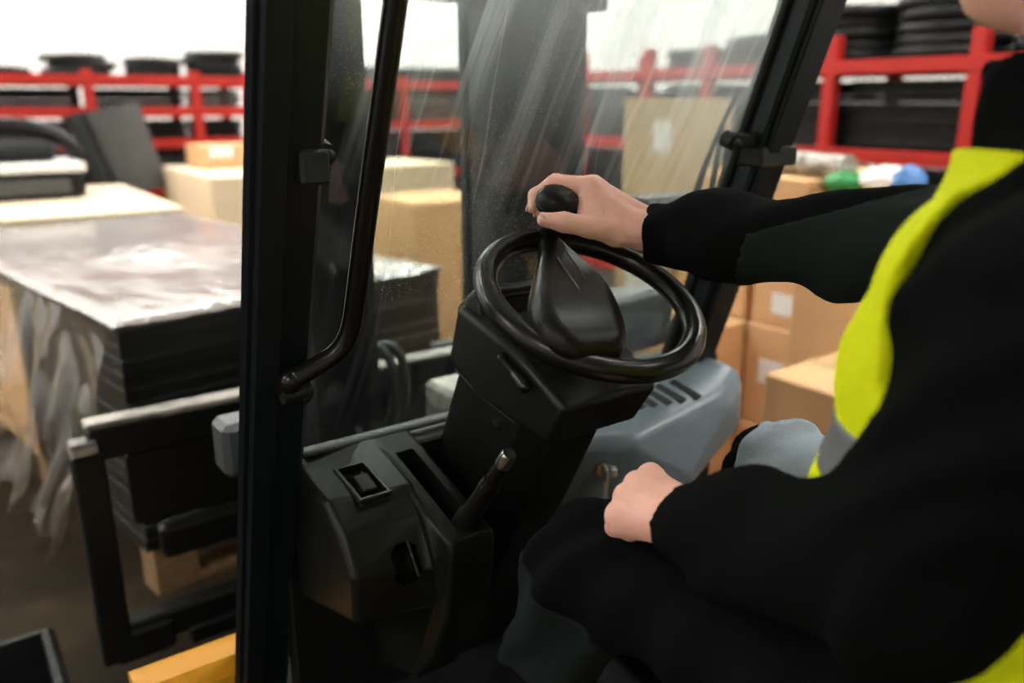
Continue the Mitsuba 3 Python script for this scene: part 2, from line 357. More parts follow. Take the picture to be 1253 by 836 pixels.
# on the right, behind the driver
carton('upper brown carton beside the sloping pillar below the sleeve', 2.66, 3.06, 2.07, 2.45, .795, 1.222)
carton('brown carton jutting out under the upper one beside the pillar', 2.45, 2.85, 2.045, 2.40, .40, .79, 0)
carton('brown carton at the bottom of the stack by the pillar', 2.46, 2.86, 2.045, 2.40, .0, .395)
carton('brown carton with a white label, below the sleeve and left of the pale carton', 2.66, 3.1, 1.62, 2.035, .80, 1.222, 0, tag=('x', 1.88, .89, .12, .085))
carton('brown carton in the middle row with a white label low on its side', 2.64, 3.1, 1.60, 2.03, .38, .795, 0, tag=('x', 1.90, .61, .12, .10))
carton('brown carton at the bottom of the middle row', 2.62, 3.1, 1.60, 2.03, .0, .375)
carton('tall pale brown carton directly left of the yellow vest', 2.22, 2.60, 1.15, 1.545, .0, 1.26, 0, 'm_card', tape=False)
carton('lower brown carton in front of the tall one beside the vest', 1.78, 2.18, .90, 1.30, .0, .945, 0, 'm_card', tag=('x', 1.10, .74, .10, .09))
carton('open brown carton low on the floor beside the grey dashboard', 1.66, 2.15, 1.40, 1.85, .0, .32, 8, 'm_card')
carton('long brown carton on the right rack stack beneath the grey tube', 2.66, 3.4, 1.83, 2.36, 1.226, 1.37, 0, tape=False)
carton('small flat carton under the blue and white bag', 2.66, 3.05, 1.47, 1.81, 1.226, 1.325, 0, tape=False)
t = thing('cardboard_tube', 'grey cardboard tube lying on the cartons below the right rack', 'tube')
put(t, rod((2.98, 2.6, 1.417), (2.78, 1.75, 1.417), .045, 18), 'm_worn_steel', 40)
t = thing('crumpled_bag', 'crumpled blue and white bag on the cartons below the right rack', 'bag')
bag = trimesh.creation.icosphere(3, .1); bag.vertices *= [.9, 1.1, .55]; bag.vertices += .05 * (meshkit.fbm(bag.vertices * 22, 3)[:, None] - .5) * bag.vertex_normals
bag.apply_translation([2.80, 1.60, 1.378]); put(t + '__bag', bag, 'm_label', 40)
b2 = trimesh.creation.icosphere(3, .06); b2.vertices += .03 * (meshkit.fbm(b2.vertices * 30, 3)[:, None] - .5) * b2.vertex_normals; b2.apply_translation([2.78, 1.52, 1.375]); put(t + '__blue_end', b2, 'm_blue', 40)
t = thing('green_bag', 'small green bag on the cartons left of the blue and white bag', 'bag')
b3 = trimesh.creation.icosphere(3, .07); b3.vertices *= [1, 1.2, .6]; b3.vertices += .03 * (meshkit.fbm(b3.vertices * 30, 3)[:, None] - .5) * b3.vertex_normals; b3.apply_translation([2.76, 1.74, 1.365]); put(t, b3, 'm_green', 40)
# ahead, seen through the windshield
carton('tall pale carton stack wrapped in film seen through the right of the windshield', 2.70, 3.16, 2.52, 3.0, .95, 1.66, -43, 'm_card_tan', tag=('y', 2.86, 1.50, .075, .13), tape=False)
carton('pale carton under the tall one seen through the right of the windshield', 2.68, 3.17, 2.51, 3.01, .145, .945, -43, 'm_card_tan', tag=('y', 2.82, .86, .2, .1), tape=False)
carton('tan carton behind the load, seen through the windshield left of the steering wheel', 1.75, 2.2, 3.15, 3.6, .0, 1.22, 0, 'm_card', tape=False)
carton('cream carton with open top seen through the windshield behind the load', 2.05, 2.6, 4.2, 4.75, .0, 1.30, 8, 'm_card_pale', tape=False)
def pallet(label, x0, x1, y0, y1, z0, ang=0, about=None):
    t = thing('pallet', label, 'pallet'); c = about or ((x0 + x1) / 2, (y0 + y1) / 2, 0); P = lambda m: turn(m, ang, c)
    n = max(4, int((x1 - x0) / .16)); w = (x1 - x0 - .0) / (n * 1.25)
    for i in range(n):
        x = x0 + (x1 - x0 - w) * i / (n - 1)
        put(t + '__deck_board', P(box(x, x + w, y0, y1, z0 + .122, z0 + .144, .003)), 'm_wood')
    for y in (y0, (y0 + y1) / 2 - .05, y1 - .1):
        put(t + '__stringer_board', P(box(x0, x1, y, y + .1, z0 + .1, z0 + .121, .003)), 'm_wood')
        put(t + '__bottom_board', P(box(x0, x1, y, y + .1, z0, z0 + .02, .003)), 'm_wood')
        for x in (x0, (x0 + x1) / 2 - .06, x1 - .12):
            put(t + '__block', P(box(x, x + .12, y, y + .1, z0 + .02, z0 + .1, .004)), 'm_wood')
pallet('wooden pallet under the pale cartons seen through the windshield', 2.62, 3.22, 2.46, 3.06, 0, -43)
# the left, behind the load
pallet('wooden pallet under the wide cardboard case at the left', -.5, 1.05, 4.4, 5.85, 0)
carton('wide flat cardboard case with pale lid behind the load at the left', -.55, 1.10, 4.36, 5.9, .146, 1.13, 0, 'm_card_pale', tape=False)
pallet('wooden pallet under the cardboard case beside the pillar', 1.6, 2.7, 5.0, 6.1, 0)
carton('cardboard case with pale lid further back beside the near pillar', 1.40, 2.75, 4.95, 6.1, .146, 1.22, 0, 'm_card_pale', tape=False)
carton('small carton standing on the case beside the near pillar', 1.55, 1.95, 5.6, 5.95, 1.225, 1.37, 5, 'm_card', tag=('y', 1.66, 1.33, .16, .07))
# leaning black roll and black reel
t = thing('rubber_roll', 'thick black roll of rubber sheet leaning on the cardboard case', 'roll')
P = [(1.24, 6.12, 1.05), (1.13, 6.18, 1.60)]
m = rod(P[0], P[1], .20, 28); put(t + '__roll', m, 'm_rubber_grey', 40)
put(t + '__core', rod((1.13, 6.18, 1.595), (1.127, 6.183, 1.612), .06, 20), 'm_rubber', 40)
put(t + '__outer_wrap', rod((1.02, 6.02, 1.12), (.90, 6.10, 1.56), .07, 20), 'm_rubber', 40)
t = thing('machine', 'black machine with a round black hood and a white band at the left edge', 'machine')
DX = .42
put(t + '__base', box(DX - .35, DX + .36, 5.15, 5.65, 1.14, 1.27, .02), 'm_steel_black')
put(t + '__front_panel', box(DX - .28, DX + .28, 5.13, 5.148, 1.16, 1.24, .005), 'm_rubber_grey')
k = put(t + '__band', box(DX - .36, DX + .37, 5.14, 5.66, 1.275, 1.325, .008), 'm_label'); say(k, 'white band')
a = np.linspace(0, np.pi, 24)
put(t + '__hood', tube(np.stack([DX + .37 * np.cos(a), np.full(24, 5.4), 1.335 + .19 * np.sin(a)], 1), .045, 12, flat=1.0), 'm_gloss_black', True)
put(t + '__drum', box(DX - .26, DX + .27, 5.28, 5.55, 1.33, 1.44, .04), 'm_rubber')
t = thing('black_crate', 'black plastic crate on the floor at the bottom left corner', 'crate')
put(t, man(box(-.45, .10, 1.62, 2.1, 0, .40, .015)) - box(-.42, .07, 1.65, 2.07, .05, .5), 'm_rubber')

# ---------------------------------------------------------------- the load on the forks
LA = 9.0; LC = (.335, 2.12, 0)
def L(m): return turn(m, LA, LC)
pallet('wooden pallet lifted on the forks under the wrapped load', .36, 1.36, 2.14, 4.1, .345, LA, LC)
t = thing('wrapped_load', 'stack of black sheets wrapped in clear film on the raised wooden pallet', 'wrapped load')
n = 16
for i in range(n):
    d = rng.normal(0, .0015, 4); z = .491 + i * .0383
    put(t + '__black_sheet', L(box(.345 + d[0], 1.37 + d[1], 2.135 + d[2], 4.1 + d[3], z, z + .0378, .0012)), 'm_sheets')
def sheet(P, mat, key, thick=.0, smooth=True):
    n, m = P.shape[:2]; i = np.arange(n * m).reshape(n, m)
    F = np.vstack([np.stack([i[:-1, :-1], i[1:, :-1], i[1:, 1:]], -1).reshape(-1, 3), np.stack([i[:-1, :-1], i[1:, 1:], i[:-1, 1:]], -1).reshape(-1, 3)])
    return put(key, trimesh.Trimesh(P.reshape(-1, 3), F, process=False), mat, smooth)
def loadpt(x, y, z):
    a = math.radians(LA); x, y = x - LC[0], y - LC[1]
    return np.stack([LC[0] + x * math.cos(a) - y * math.sin(a), LC[1] + x * math.sin(a) + y * math.cos(a), z], -1)
k = put(t + '__top_board', L(box(.335, 1.38, 2.125, 4.12, 1.104, 1.12, .004)), 'm_rubber_grey'); say(k, 'grey board on top of the sheets')
u, v = np.meshgrid(np.linspace(.33, 1.385, 130), np.linspace(2.118, 4.13, 200), indexing='ij')
q = np.stack([u * 7, v * 3.0, 0 * u], -1)
msk = np.clip((meshkit.noise(q * .55 + 5) - .40) * 3, 0, 1) + np.exp(-(v - 2.118) / .16) * .9
z = 1.126 + .004 * meshkit.fbm(q + 3, 3) + msk * (.016 * np.abs(meshkit.fbm(q * 1.6 + 3, 4) - .5) * 2 + .008 * np.abs(np.sin(26 * u + 12 * v + 7 * meshkit.noise(q))) * meshkit.noise(q * .8 + 9))
edge = np.minimum(np.minimum(u - .33, 1.385 - u), np.minimum(v - 2.118, 4.13 - v)); z -= .012 * np.exp(-edge / .02)
k = sheet(loadpt(u, v, z), 'm_film_top', t + '__film_cover'); say(k, 'shiny wrinkled film drawn over the grey board')
s, w = np.meshgrid(np.linspace(0, 1, 90), np.linspace(0, 1, 50), indexing='ij')
qq = np.stack([s * 22, w * 2.5, 0 * s], -1)
fl = .015 + .15 * w ** 1.3 + .04 * w * np.sin(30 * s + 5 * meshkit.noise(qq)) + .05 * w * (meshkit.fbm(qq, 3) - .5)
k = sheet(loadpt(.333 - fl, 2.13 + 1.98 * s + .12 * w * (1 - s), 1.118 - .62 * w), 'm_film', t + '__loose_film'); say(k, 'loose clear film hanging from the side')
x, w = np.meshgrid(np.linspace(0, 1, 60), np.linspace(0, 1, 40), indexing='ij')
k = put(t + '__edge_board', L(box(.315, .325, 2.95, 3.45, .52, 1.08)), 'm_card'); say(k, 'brown cardboard edge board')

# ---------------------------------------------------------------- forklift
FK = thing('forklift', 'forklift truck seen from inside its open cab, black interior and yellow body', 'forklift')
def part(name, mesh, mat, smooth=False, text=None, **kw):
    k = put(FK + '__' + name, mesh, mat, smooth, **kw)
    if text: say(k, text)
    return k
# front pillars: section with a rebate, leaning like the pane
def pillar(x0, x1, name, ta=0., tb=0.):
    ms = []
    z0, z1 = .62, 2.12
    def bar(xa, xb, oa, ob, bev=.006, ta=0., tb=0.):
        P = []
        for z in (z0, z1):
            y = gy(z)
            for x, sx, tp in ((xa, bev, ta), (xb, -bev, tb)):
                for o, so in ((oa, bev), (ob, -bev)):
                    q = tp if o == ob else 0.
                    P += [(x + sx + q, y + o, z), (x + q, y + o + so, z)]
        return m3.Manifold.hull_points(np.array(P))
    k = part(name, cat(bar(x0, x1, -.05, .02, .006, ta, tb), bar(x0 + .012, x0 + .05, -.06, -.045, .004)), 'm_steel_dark', 30)
    return bar
bar = pillar(.306, .402, 'front_pillar', ta=.034); k = put(FK + '__front_pillar__rubber_seal', bar(.400, .414, -.022, .012, .003), 'm_rubber', 30)
bar = pillar(1.222, 1.318, 'front_pillar', tb=-.032)
put(FK + '__front_pillar_001__rubber_seal', bar(1.210, 1.225, -.01, .012, .003), 'm_rubber', 30)
# windshield and lower cross bar
zb, zt = 1.128, 2.1
P = np.array([[.408, gy(zb), zb], [1.216, gy(zb), zb], [1.216, gy(zt), zt], [.408, gy(zt), zt]])
part('windshield', trimesh.Trimesh(P, [[0, 1, 2], [0, 2, 3]], process=False), 'm_glass', text='windshield pane hazy with grime and wiper streaks')
put(FK + '__windshield__lower_trim', box(.42, 1.23, gy(1.118) - .012, gy(1.118) + .012, 1.118, 1.128, .003), 'm_rubber_grey')
put(FK + '__windshield__lower_rail', box(.42, 1.23, 1.10, 1.165, .98, 1.112, .004), 'm_steel_black')
def clamp(px, py, side, key):
    c = W(px, py, -.03); nrm = np.array([0, -.95, -.31]); nrm /= np.linalg.norm(nrm)
    x = np.array([1.0, 0, 0]); M = frame(c, x, np.cross(nrm, x), nrm)
    disc = trimesh.creation.cylinder(.0145, .022, sections=28); head = trimesh.creation.icosphere(2, .009); head.apply_translation([.002, 0, .013])
    stem = tm(box(-.045 if side > 0 else 0, 0 if side > 0 else .09, -.012, .012, -.008, .006, .002))
    put(FK + key, moved(cat(disc, head, stem), M), 'm_rubber', 40)
clamp(394, 186, 1, '__front_pillar__glass_clamp'); clamp(368, 480, 1, '__front_pillar__glass_clamp'); clamp(893, 172, -1, '__front_pillar_001__glass_clamp')
def band(x0, x1, z, h, key):
    y = gy(z)
    put(FK + key, box(x0 - .004, x1 + .004, y - .062, y + .028, z - h / 2, z + h / 2, .004), 'm_rubber')
band(.372, .402, 1.575, .042, '__front_pillar__clamp_plate'); band(1.222, 1.318, 1.555, .036, '__front_pillar_001__clamp_plate')
# grab handle
H = [W(*p, -.075) for p in [(502, -120), (484, 0), (470, 105), (452, 235), (434, 375), (429, 402), (418, 425), (398, 442), (372, 457), (356, 466)]]
part('grab_handle', tube(spline(H, 70), .0138, 18), 'm_gloss_black', True)
put(FK + '__grab_handle__foot', hullballs([(*H[-1], .016), (*(H[-1] + [.0, .03, -.02]), .018)]), 'm_gloss_black', 40)
put(FK + '__grab_handle__mount', rod(H[-2] + [-.03, .01, -.03], H[-2] + [.012, .012, -.028], .011), 'm_rubber', 40)
# overhead guard
for i in range(9):
    x = .40 + i * .11
    put(FK + '__overhead_guard__bar', box(x - .011, x + .011, -.35, .80, 2.10, 2.14, .004), 'm_steel_black')
for (xa, xb, ya, yb) in ((.33, .415, -.4, .86), (1.25, 1.335, -.4, .86), (.33, 1.335, .77, .86), (.33, 1.335, -.42, -.34)):
    put(FK + '__overhead_guard__frame_bar', box(xa, xb, ya, yb, 2.08, 2.15, .006), 'm_steel_black')
for x in (.33, 1.265):
    part('rear_post', box(x, x + .07, -.42, -.35, .7, 2.08, .006), 'm_steel_black')
# wiper on the outside of the pane
wp = [W(*p, .03) for p in [(899, 120), (880, 160), (862, 205), (846, 262)]]
put(FK + '__wiper__blade', tube(spline(wp, 24), np.linspace(.0035, .0075, 24), 8), 'm_rubber', True)
wq = [W(*p, .045) for p in [(884, 156), (878, 190), (870, 235), (862, 290)]]
put(FK + '__wiper__arm', tube(spline(wq, 16), .0055, 8), 'm_steel_black', True)
wm = W(845, 262, .05); put(FK + '__wiper__motor_cover', box(wm[0] - .12, wm[0] + .10, wm[1], wm[1] + .09, wm[2] - .07, wm[2] + .035, .015), 'm_steel_black')

# mast
def rail(x0, x1, key):
    z0, z1 = .12, 2.3
    ms = [box(x0, x0 + .02, 1.52, 1.70, z0, z1, .003), box(x1 - .02, x1, 1.52, 1.70, z0, z1, .003), box(x0, x1, 1.60, 1.625, z0, z1, .003)]
    put(FK + key, cat(*ms), 'm_steel_black')
rail(.60, .745, '__mast__rail'); rail(1.08, 1.31, '__mast__rail')
put(FK + '__mast__inner_rail', box(.66, .72, 1.63, 1.76, .3, 2.3, .004), 'm_steel_dark'); put(FK + '__mast__inner_rail', box(1.13, 1.20, 1.63, 1.76, .3, 2.3, .004), 'm_steel_dark')
put(FK + '__mast__crossbar', box(.60, 1.5, 1.66, 1.75, 1.87, 2.0, .006), 'm_steel_black'); put(FK + '__mast__crossbar', box(.62, 1.24, 1.64, 1.72, .62, .72, .006), 'm_steel_black')
put(FK + '__mast__lift_cylinder', rod((1.37, 1.66, .2), (1.37, 1.66, 1.6), .03), 'm_steel_dark', 40)
put(FK + '__mast__chain', box(1.022, 1.038, 1.60, 1.62, .7, 2.3), 'm_rubber')
for i, x in enumerate((.80, .83)):
    put(FK + '__mast__hose', tube(spline([(x, 1.7, .85), (x + .03, 1.62, 1.0), (x - .02, 1.6, 1.12), (x - .1, 1.66, 1.05), (x - .1, 1.72, .9)], 30), .011, 10), 'm_rubber_grey', True)
for x, y in ((.78, 1.40), (.98, 1.42)):
    put(FK + '__mast__tilt_cylinder', rod((x, 1.25, .86), (x - .04, 1.62, .93), .026), 'm_silver', 40)
put(FK + '__mast__valve_block', box(.84, 1.0, 1.38, 1.5, .95, 1.06, .01), 'm_worn_steel')
# carriage: top and bottom bars, two end posts, forks
CY = 1.84
put(FK + '__fork_carriage__top_bar', box(.21, 1.52, CY, CY + .055, .90, .972, .004), 'm_steel_black')
put(FK + '__fork_carriage__top_bar_face', box(.208, 1.522, CY - .002, CY + .057, .972, .986, .004), 'm_worn_steel')
say(FK + '__fork_carriage__top_bar_face', 'worn bare top face of the carriage bar')
put(FK + '__fork_carriage__stop_lug', box(.172, .225, CY - .02, CY + .03, .925, .955, .004), 'm_worn_steel')
put(FK + '__fork_carriage__bottom_bar', box(.21, 1.52, CY, CY + .055, .415, .485, .006), 'm_steel_black')
put(FK + '__fork_carriage__end_post', box(.172, .236, CY - .012, CY + .045, .40, .925, .006), 'm_steel_black')
put(FK + '__fork_carriage__end_post', box(1.48, 1.53, CY - .012, CY + .045, .40, .965, .006), 'm_steel_black')
put(FK + '__fork_carriage__corner_block', box(.20, .33, CY - .01, CY + .06, .39, .47, .008), 'm_steel_black')
put(FK + '__fork_carriage__side_shifter', box(.28, 1.42, CY + .005, CY + .05, .72, .90, .01), 'm_steel_black')
put(FK + '__fork_carriage__lower_plate', box(.33, 1.40, CY + .0, CY + .045, .62, .70, .01), 'm_steel_black')
put(FK + '__fork_carriage__hook_plate', box(.36, .50, CY - .03, CY + .0, .395, .44, .005), 'm_steel_black')
for x in (.655, 1.115):
    put(FK + '__fork_carriage__fork', cat(box(x, x + .11, CY + .07, CY + .115, .40, .99, .006), box(x, x + .11, CY + .11, CY + 1.25, .385, .425, .004)), 'm_steel_black')
put(FK + '__headlamp', box(.378, .46, 1.42, 1.50, .975, 1.082, .012), 'm_grey_dark')
put(FK + '__headlamp', hullballs([(1.20, 1.34, 1.10, .03), (1.38, 1.32, 1.12, .03), (1.20, 1.34, 1.19, .02), (1.38, 1.30, 1.22, .02), (1.3, 1.42, 1.12, .04), (1.3, 1.42, 1.2, .02)]), 'm_grey_dark', 40)
# yellow body
part('front_cross_member', prism_x([(1.36, .50), (1.36, .70), (1.348, .708), (1.29, .708), (1.265, .685), (1.2, .50)], .16, .365), 'm_yellow', 20, 'yellow body edge below the dashboard')
part('side_rail', hullballs([(1.385, 1.26, .765, .022), (1.385, .30, .765, .022), (1.385, .30, .64, .022), (1.385, 1.26, .64, .022)]), 'm_yellow', 40, 'yellow rail along the right side of the cab')
part('seat_base', box(.40, 1.42, -.75, .36, .42, .88, .03), 'm_yellow', 0)
part('bulkhead', box(.39, 1.42, 1.165, 1.20, .60, 1.10, .004), 'm_steel_black')
part('floor_plate', box(.32, 1.42, .30, 1.20, .58, .61, .003), 'm_rubber')
part('chassis', box(.36, 1.40, -.8, 1.2, .18, .57, .02), 'm_steel_black')
put(FK + '__seat__cushion', hullballs([(x, y, .93, .045) for x in (.57, 1.0) for y in (.0, .42)]), 'm_rubber_grey', 40)
put(FK + '__seat__backrest', hullballs([(x, y, z, .045) for x in (.58, .99) for y, z in ((.0, .98), (-.10, 1.48))]), 'm_rubber_grey', 40)
for x in (.36, 1.16):
    for y, r in ((1.46, .27), (-.45, .26)):
        k = part('wheel', moved(trimesh.creation.cylinder(r, .22, sections=48), frame((x + .11, y, r), (0, 1, 0), (0, 0, 1), (1, 0, 0))), 'm_rubber', 40)

# left side console: rounded body and a taller block that holds the shift lever
prof = [(1.155, .70), (1.155, 1.112), (1.135, 1.121), (1.06, 1.112), (1.0, 1.098), (.955, 1.078), (.92, 1.05), (.893, 1.012), (.880, .985), (.877, .95), (.88, .925), (.89, .912), (.93, .905), (1.0, .80)]
body = man(prism_x(prof, .402, .532))
sec = [(1.155, .62), (1.155, 1.126), (1.135, 1.130), (.885, 1.056), (.872, 1.046), (.870, 1.03), (.885, .93), (.915, .80), (.95, .75), (1.05, .62)]
# the outer side draws in towards the driver and is rounded off
edge = hullballs([(.409, 1.15, 1.105, .012), (.413, 1.02, 1.088, .012), (.414, .98, 1.055, .012), (.414, .948, 1.008, .012), (.414, .948, .945, .012), (.413, 1.14, .885, .012), (.53, 1.15, 1.116, .012), (.53, .975, 1.055, .012), (.53, .935, .99, .012), (.53, .94, .93, .012), (.53, 1.14, .87, .012), (.53, 1.01, 1.084, .012)])
blk = hullballs([(x, y, z, .009) for x in (.535, .596) for y, z in ((1.145, 1.118), (.890, 1.045), (.886, 1.03), (.90, .93), (.94, .84), (1.0, .76), (1.14, .70))])
slot = m3.Manifold.hull_points(np.array([(x, y, z) for x in (.552, .584) for y, z in ((1.085, 1.16), (1.085, 1.05), (.905, 1.10), (.905, 1.0))]))
wellc = np.array([.455, .985, 1.092]); sw_t = math.atan2(.03, .1)
well = box(-.022, .022, -.042, .042, -.016, .05, .004).rotate([10, 0, 0]).translate([.470, 1.035, 1.103])
grip = box(-.022, .022, -.03, .03, -.035, .02, .012).rotate([62, 0, 0]).translate([.487, .942, 1.005])
sweep = hullballs([(.520, 1.03, 1.13, .02), (.520, .955, 1.10, .022), (.520, .905, 1.06, .022), (.520, .87, 1.0, .022), (.520, .86, .96, .02)])
part('side_console', (edge - well - grip) + (blk - slot), 'm_console', 35)
put(FK + '__side_console__switch', box(-.0125, .0125, -.019, .019, -.014, .004, .002).rotate([16, 0, 0]).translate([.472, 1.030, 1.102]), 'm_gloss_black')
put(FK + '__side_console__switch_frame', (box(-.027, .027, -.047, .047, -.004, .0035, .002) - box(-.021, .021, -.041, .041, -.01, .01)).rotate([10, 0, 0]).translate([.470, 1.035, 1.1035]), 'm_plastic')
put(FK + '__side_console__pull', hullballs([(.500, .955, 1.03, .004), (.503, .930, .985, .004), (.506, .932, .965, .003)]), 'm_gloss_black', 40)
fin = hullballs([(.530, 1.0, 1.083, .006), (.531, .95, 1.062, .008), (.532, .925, 1.01, .008), (.532, .925, .955, .007)])
put(FK + '__side_console__rib', fin, 'm_console', 40)
la, lb = np.array([.572, .915, 1.05]), np.array([.586, .818, 1.198])
d = lb - la
put(FK + '__shift_lever__rod', tube([la, la + d * .18, la + d * .24, la + d * .52, la + d * .58, la + d * .84], [.021, .020, .015, .0145, .0115, .010], 14), 'm_hub', 30)
put(FK + '__shift_lever__collar', tube([la + d * .56, la + d * .66], [.0155, .013], 14), 'm_gloss_black', 30)
put(FK + '__shift_lever__tip', cat(tube([la + d * .83, la + d * .86, la + d * .97, la + d * 1.0], [.0085, .0115, .0115, .0095], 18)), 'm_chrome', 30)
say(FK + '__shift_lever__tip', 'bare metal end of the shift lever')
# dashboard on the right
hood = hullballs([(.86, 1.14, .93, .03), (.86, 1.08, 1.04, .03), (1.0, 1.02, 1.03, .05), (1.10, 1.01, .97, .06), (1.0, 1.02, .90, .05), (1.22, 1.02, 1.065, .05), (1.275, 1.045, 1.085, .05), (1.275, 1.05, 1.02, .055), (1.31, 1.13, 1.09, .03), (.9, 1.22, 1.10, .02), (1.32, 1.2, 1.10, .02), (1.28, 1.2, .95, .03), (.88, 1.08, .80, .03)], 36)
hood = man(soften(hood, .012, 30))
part('dashboard', hood, 'm_grey_plastic', True, 'rounded blue grey dashboard moulding right of the column')
def touch(man_, px, py, off=0.0):
    """where a sight line first meets a solid of the cab"""
    r = at(px, py, D=1.0) - EYE; h = man_.ray_cast(EYE.tolist(), (EYE + 3 * r).tolist())
    if not h: return EYE + r * .0, None
    k = min(h, key=lambda q: q.distance); return np.array(k.position) + off * np.array(k.normal), np.array(k.normal)
for px, py in ((757, 491), (771, 489), (786, 487), (803, 484), (820, 481), (838, 476)):
    c, nn = touch(hood, px, py); y = np.array([-.1, 1, 0]); y -= nn * (y @ nn); y /= np.linalg.norm(y)
    put(FK + '__dashboard__vent_slot', moved(box(-.009, .009, -.034, .034, -.004, .0012, .001), frame(c, np.cross(y, nn), y, nn)), 'm_rubber')
c, nn = touch(hood, 738, 572); y = np.array([0, 0, 1.0]); y -= nn * (y @ nn); y /= np.linalg.norm(y); KF = frame(c, np.cross(y, nn), y, nn)
put(FK + '__dashboard__key_lock', moved(trimesh.creation.cylinder(.0135, .024, sections=24), KF), 'm_chrome', 30)
put(FK + '__dashboard__key', moved(cat(box(-.003, .003, -.012, .012, .01, .038, .001), box(-.004, .004, -.048, -.012, .026, .031, .001), box(.008, .020, -.008, .010, .014, .03, .003)), KF), 'm_silver')
# steering column: axis leans forward
WC = np.array([.7364, .833, 1.385]); t_ = math.radians(25); NA = np.array([0, -math.sin(t_), math.cos(t_)]); VA = np.array([0, math.cos(t_), math.sin(t_)])
CM = frame(WC, (1, 0, 0), VA, NA)            # column frame: x, away from the driver, up along the axis
def col(m): return moved(m, CM)
low = hullballs([(x, y, z, .012) for x, y, z in [(-.062, -.015, -.20), (.062, -.015, -.20), (-.078, .12, -.2), (.078, .12, -.2), (-.03, -.05, -.22), (.045, -.05, -.22), (-.06, -.01, -.62), (.06, -.01, -.62), (-.078, .12, -.62), (.078, .12, -.62), (-.03, -.035, -.62), (.045, -.035, -.62)]], 16)
part('steering_column', col(low), 'm_plastic', 35)
pod = hullballs([(x, y, z, .012) for x, y, z in [(-.075, -.088, -.105), (.080, -.088, -.105), (-.086, .02, -.095), (.086, .02, -.095), (-.088, .15, -.120), (.086, .15, -.120), (-.070, .172, -.14), (.07, .172, -.14), (-.072, -.08, -.165), (.078, -.08, -.165), (-.086, .06, -.20), (.084, .06, -.20), (-.08, .15, -.21), (.08, .15, -.21)]], 16)
recess = box(-.055, .055, .035, .135, -.16, -.02, .012)
put(FK + '__steering_column__upper_cover', col(pod - recess.translate([0, 0, .055])), 'm_plastic', 35)
put(FK + '__steering_column__instrument_hood', col(hullballs([(-.07, .15, -.095, .016), (.07, .15, -.095, .016), (-.07, .165, -.13, .018), (.07, .165, -.13, .018), (-.078, .12, -.115, .01), (.078, .12, -.115, .01)])), 'm_plastic', 40)
put(FK + '__steering_column__instrument_frame', col(tube([(-.05, .13, -.082), (.05, .13, -.082), (.055, .125, -.082), (.055, .045, -.082), (.05, .04, -.082), (-.05, .04, -.082), (-.055, .045, -.082), (-.055, .125, -.082)], .0028, 8, closed=True)), 'm_gloss_black', True)
put(FK + '__steering_column__seam', col(tube([(-.0745, -.012, -.205), (-.092, .05, -.208), (-.095, .13, -.215)], .0022, 6)), 'm_rubber', True)
LOWW, PODW = m3.Manifold(low).transform(CM[:3]) if False else man(col(low)), man(col(pod))
def side_frame(man_, px, py):
    c, nn = touch(man_, px, py); y = NA - nn * (nn @ NA); y /= np.linalg.norm(y); return c, frame(c, np.cross(y, nn), y, nn), nn
c, M, nn = side_frame(PODW, 617, 438)
put(FK + '__steering_column__pivot_cap', moved(trimesh.creation.cylinder(.0095, .010, sections=24), M), 'm_hub', 30)
e, _, n2 = side_frame(PODW, 634, 455); g, _, n3 = side_frame(PODW, 650, 470)
put(FK + '__steering_column__adjust_lever', hullballs([(*(c + nn * .006), .006), (*(e + n2 * .008), .0055)]) + hullballs([(*(e + n2 * .008), .006), (*(g + n3 * .012), .0095)]), 'm_gloss_black', 40)
c, M, nn = side_frame(LOWW, 609, 517)
k = put(FK + '__steering_column__bolt', moved(trimesh.creation.cylinder(.0068, .012, sections=6), M), 'm_chrome'); say(k, 'steel hexagon bolt')
for px, py in ((703, 552), (724, 496)):
    c, M, nn = side_frame(LOWW if py > 520 else PODW, px, py)
    put(FK + '__steering_column__screw', moved(trimesh.creation.cylinder(.0045, .006, sections=16), M), 'm_hub', 30)
# steering wheel
RIM = .151
put(FK + '__steering_wheel__rim', col(torus(RIM, .0166, 120, 24)), 'm_gloss_black', True)
def onwheel(px, py):
    q = at(px, py, plane=(NA, NA @ WC)) - WC; return np.array([q[0], q @ VA])
kb = onwheel(668, 295); kd = kb / np.linalg.norm(kb); KB = kd * RIM; side = np.array([-kd[1], kd[0]])
hubpts = []
for px, py, w, z, rr in [(673, 292, .013, .004, .0125), (684, 312, .024, .008, .015), (694, 332, .036, .012, .020), (702, 355, .045, .014, .026), (708, 380, .048, .014, .030), (717, 402, .044, .012, .028), (726, 418, .032, .010, .023)]:
    q = at(px, py, plane=(NA, NA @ WC + z + rr * .5)) - WC; c = np.array([q[0], q @ VA]); w = max(w - rr * .35, .002)
    hubpts.append([(*(c + side * w * k), z, rr) for k in (-1, 0, 1)])
rows = np.array([[*h_[0], *h_[2]] for h_ in hubpts])          # left end and right end of each row, with its radius
rows = spline(rows, 26)
def hub_sdf(p):
    d = [capsule(p, q[:3], q[4:7], q[3], q[3]) for q in rows]; m = np.min(d, axis=0)
    return m - .0025 * np.log(sum(np.exp(-(x - m) / .0025) for x in d) / 2.5)
lo_, hi_ = rows[:, [0, 1, 2]].min(0), rows[:, [4, 5, 6]].max(0)
lo_, hi_ = np.minimum(lo_, rows[:, [4, 5, 6]].min(0)) - .045, np.maximum(hi_, rows[:, [0, 1, 2]].max(0)) + .045
hub = nets(hub_sdf, lo_, hi_, .0028); trimesh.smoothing.filter_taubin(hub, iterations=12)
put(FK + '__steering_wheel__hub_cover', col(hub), 'm_hub', True)
HUBW = man(col(hub))
